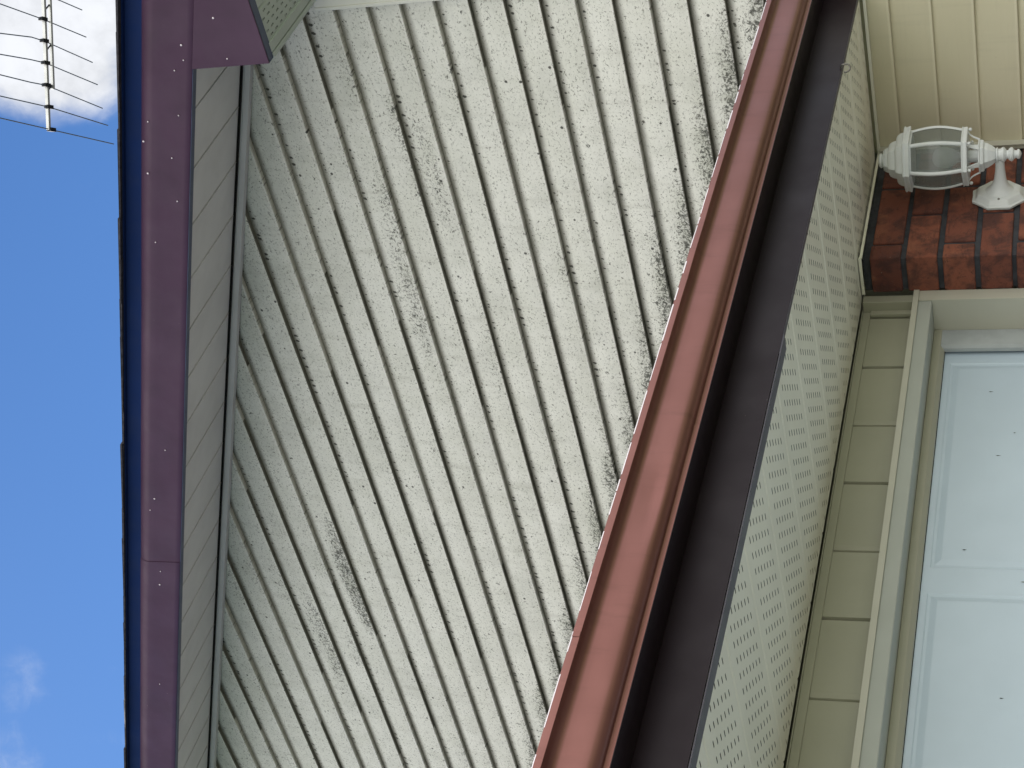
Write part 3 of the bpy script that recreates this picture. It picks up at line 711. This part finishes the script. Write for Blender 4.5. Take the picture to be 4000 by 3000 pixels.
for k in range(6):
    a1, a2 = A0 + k * math.pi / 3, A0 + (k + 1) * math.pi / 3
    mm = MB(); rows = []
    for i in range(NB + 1):
        t_ = i / NB; r_ = bow(t_) - .003; z = ZT + (ZBt - ZT) * t_
        rows.append([mm.vert((LX + r_ * math.cos(a), LY + r_ * math.sin(a), z)) for a in (a1, a2)])
    for p0, p1 in zip(rows, rows[1:]): mm.f.append([p0[0], p0[1], p1[1], p1[0]])
    mm.build('glass_pane', M['glass'], lan, smooth=True, fix=False)
    mm = MB(); ctr = [(LX + bow(i / NB) * math.cos(a1), LY + bow(i / NB) * math.sin(a1), ZT + (ZBt - ZT) * i / NB) for i in range(NB + 1)]
    rad = Vector((math.cos(a1), math.sin(a1), 0)); tan_ = Vector((-math.sin(a1), math.cos(a1), 0)); pr = []
    for c in ctr:
        c = Vector(c); pr.append([mm.vert(c + rad * u + tan_ * w) for u, w in ((.0012, -.0034), (.0024, 0), (.0012, .0034), (-.0012, .0052), (-.0035, .0052), (-.0035, -.0052), (-.0012, -.0052))])
    for p0, p1 in zip(pr, pr[1:]):
        for j in range(7): mm.f.append([p0[j], p0[(j + 1) % 7], p1[(j + 1) % 7], p1[j]])
    mm.build('glazing_bar', M['white'], lan, smooth=True)
ring = lathe('lower_ring', [(.0660, .3310), (.0745, .3310), (.0750, .3295), (.0725, .3270), (.0740, .3195), (.0725, .3170), (.0640, .3170)], M['white'], bevel=.0006)
for k in range(6):
    a1 = A0 + k * math.pi / 3
    mm = MB(); cx, cy_ = LX + .0665 * math.cos(a1), LY + .0665 * math.sin(a1)
    mm.rings(cx, cy_, [(.0015, .3170), (.0018, .3155), (.0042, .3140), (.0048, .3115), (.0036, .3085), (.0006, .3075)], 12)
    mm.build('bead', M['white'], ring, smooth=True)
    mm = MB(); prv = []
    for i in range(9):
        t_ = i / 8; r_ = .0620 - .0205 * (t_ ** .75) ; z = .3170 - .0265 * t_ - .004 * math.sin(math.pi * t_) * -1
        c = Vector((LX + r_ * math.cos(a1), LY + r_ * math.sin(a1), z)); rad = Vector((math.cos(a1), math.sin(a1), 0)); tan_ = Vector((-math.sin(a1), math.cos(a1), 0)); w = .0066 - .0022 * math.sin(math.pi * t_)
        prv.append([mm.vert(c + rad * .0022 + tan_ * -w), mm.vert(c + rad * .0022 + tan_ * w), mm.vert(c - rad * .0022 + tan_ * w), mm.vert(c - rad * .0022 + tan_ * -w)])
    for p0, p1 in zip(prv, prv[1:]):
        for j in range(4): mm.f.append([p0[j], p0[(j + 1) % 4], p1[(j + 1) % 4], p1[j]])
    mm.build('cage_bar', M['white'], lan)
lathe('cage_collar', [(.0395, .2925), (.0440, .2920), (.0440, .2890), (.0400, .2880), (.0400, .2840), (.0385, .2800), (.0335, .2785), (.0320, .2765), (.0300, .2700), (.0255, .2630), (.0245, .2610), (.0205, .2555), (.0170, .2520), (.0135, .2505)], M['white'], bevel=.0006)
lathe('socket', [(.016, .2925), (.016, .3220), (.0145, .3230), (.0145, .3360), (.012, .3370)], M['white'], n=20, smooth=True)
lathe('bulb', [(.012, .3365), (.0135, .3420), (.022, .3560), (.027, .3720), (.027, .3840), (.0225, .3960), (.013, .4030), (.001, .4055)], M['bulb'], n=24, smooth=True)
lathe('stem', [(.0135, .2510), (.0185, .2495), (.0190, .2470), (.0150, .2450), (.0155, .2400), (.0185, .2360), (.0195, .2330), (.0165, .2290), (.0110, .2255), (.0108, .2220), (.0150, .2190), (.0178, .2150), (.0165, .2105), (.0110, .2070), (.0095, .2020), (.0125, .1985), (.0120, .1950), (.0060, .1915), (.0006, .1900)], M['white'], n=24, smooth=True)
# arm: flares from the stem into the back plate
m = MB(); st = [(LX + .004, .0105, .0085, .2430), (LX - .02, .0110, .0088, .2430), (LX - .045, .0120, .0100, .2432), (XG + .055, .0150, .0130, .2440), (XG + .038, .0205, .0190, .2455), (XG + .026, .0300, .0290, .2470), (XG + .020, .0400, .0400, .2475)]
rows = [[m.vert((x, LY + b_ * math.cos(a), zc + a_ * math.sin(a))) for a in (2 * math.pi * k / 20 for k in range(20))] for x, a_, b_, zc in st]
for p0, p1 in zip(rows, rows[1:]):
    for j in range(20): m.f.append([p0[j], p0[(j + 1) % 20], p1[(j + 1) % 20], p1[j]])
m.f.append(rows[0]); m.f.append(rows[-1][::-1]); m.build('arm', M['white'], lan, smooth=True)
def scal(R_, k=.085): 
    out = []
    for i in range(96):
        a = 2 * math.pi * i / 96 + math.pi / 8
        r = R_ * (1 - k * abs(math.sin(4 * (a + math.pi / 8))))
        out.append((r * .90 * math.cos(a), r * math.sin(a)))
    return out
m = MB(); lay = [(.0, .0700), (.003, .0712), (.0065, .0712), (.0075, .0690), (.0080, .0650), (.0180, .0565), (.0205, .0540), (.0225, .0400)]
rows = [[m.vert((XG + .0005 + d, LY + p[0], .2475 + p[1])) for p in scal(r_, .085 if r_ > .05 else .03)] for d, r_ in lay]
for p0, p1 in zip(rows, rows[1:]):
    for j in range(96): m.f.append([p0[j], p0[(j + 1) % 96], p1[(j + 1) % 96], p1[j]])
m.f.append(rows[0][::-1]); m.f.append(rows[-1]); bp = m.build('back_plate', M['white'], lan, smooth=True)
m = MB(); m.tube([(XG + .0185, LY - .040, .2475), (XG + .0225, LY - .042, .2475)], [.0042, .0030], 12); m.build('cap_nut', M['steel'], bp, smooth=True)

# ------------------------------------------------------------------ TV antenna above the roof
ant = thing('tv_antenna', (-2.62, 7.170, 2.60), 'grey multi-element television antenna on its boom above the plum roof edge', 'antenna')
H = 5.0
def P(x, y, z=H): return Vector((x, y, z))
A, B = P(-3.577, 6.4812), P(-2.30, 7.405); bd = (B - A).normalized(); bn = Vector((-bd.y, bd.x, 0))
def sqbar(name, a, b_, hw, mat, par):
    mm = MB(); n = Vector((-(b_ - a).normalized().y, (b_ - a).normalized().x, 0)); u = Vector((0, 0, 1))
    mm.hexa([a + n * hw + u * hw, a - n * hw + u * hw, a - n * hw - u * hw, a + n * hw - u * hw], [b_ + n * hw + u * hw, b_ - n * hw + u * hw, b_ - n * hw - u * hw, b_ + n * hw - u * hw])
    return mm.build(name, mat, par, bevel=.001)
boom = sqbar('boom', A, B, .0085, M['alu'], ant)
sqbar('lower_boom', P(-3.4401, 6.6433), P(-2.35, 7.44), .0075, M['alu'], ant)
m = MB(); m.tube([(-2.62, 7.170, 2.55), (-2.62, 7.170, 5.12)], .017, 14); m.build('mast', M['alu'], ant, smooth=True)
E_ = [((-3.945, 6.946), (-3.588, 6.500), (-3.3258, 6.1727), None), ((-3.8387, 6.9604), (-3.4887, 6.5544), (-3.2443, 6.2403), None), ((-3.742, 6.974), (-3.3934, 6.6051), (-3.1655, 6.3056), (-3.318, 6.502)),
      ((-3.6228, 7.0133), (-3.304, 6.6707), (-3.0896, 6.3685), (-3.232, 6.575)), ((-3.5086, 7.0457), (-3.2136, 6.7316), (-3.0117, 6.433), (-3.1502, 6.6531)), ((-3.3776, 7.0776), (-3.1245, 6.7915), (-2.9025, 6.5235), None),
      ((-3.2508, 7.134), (-3.02, 6.87), (-2.80, 6.61), None), ((-3.12, 7.18), (-2.92, 6.945), (-2.73, 6.72), None), ((-3.00, 7.22), (-2.82, 7.015), (-2.66, 6.82), None), ((-2.88, 7.27), (-2.72, 7.09), (-2.57, 6.91), None)]
for i, (e, md_, l, kk) in enumerate(E_):
    e_, m_, l_ = Vector((*e, H)), Vector((*md_, H)), Vector((*l, H))
    # halves run out past the picture edge on the near side to balance the far side
    far = l_ + (l_ - m_).normalized() * max(0.0, (e_ - m_).length - (l_ - m_).length)
    pts = [e_, m_ + (e_ - m_).normalized() * .012]
    m = MB(); m.tube(pts, .0030, 8); m.build('element', M['rod'], ant, smooth=True)
    pts = [m_ + (l_ - m_).normalized() * .008] + ([Vector((*kk, H + .002))] if kk else []) + [l_, far]
    if (far - l_).length < .001: pts = pts[:-1]
    m = MB(); m.tube(pts, .0030, 8); m.build('element', M['rod'], ant, smooth=True)
    m = MB(); nn = Vector((-bd.y, bd.x, 0)); c = m_; u = Vector((0, 0, 1))
    m.hexa([c + bd * s1 * .010 + nn * s2 * .024 - u * .014 for s1, s2 in ((1, 1), (-1, 1), (-1, -1), (1, -1))], [c + bd * s1 * .008 + nn * s2 * .020 + u * .013 for s1, s2 in ((1, 1), (-1, 1), (-1, -1), (1, -1))])
    m.build('insulator', M['clamp'], ant, bevel=.001)
for t_ in (.17, .37, .57):
    a = A + bd * (t_ + .02); b_ = a + Vector((-.02, .045, 0)) + bd * .03
    m = MB(); m.tube([a, b_], .004, 8); m.build('boom_strut', M['clamp'], ant, smooth=True)
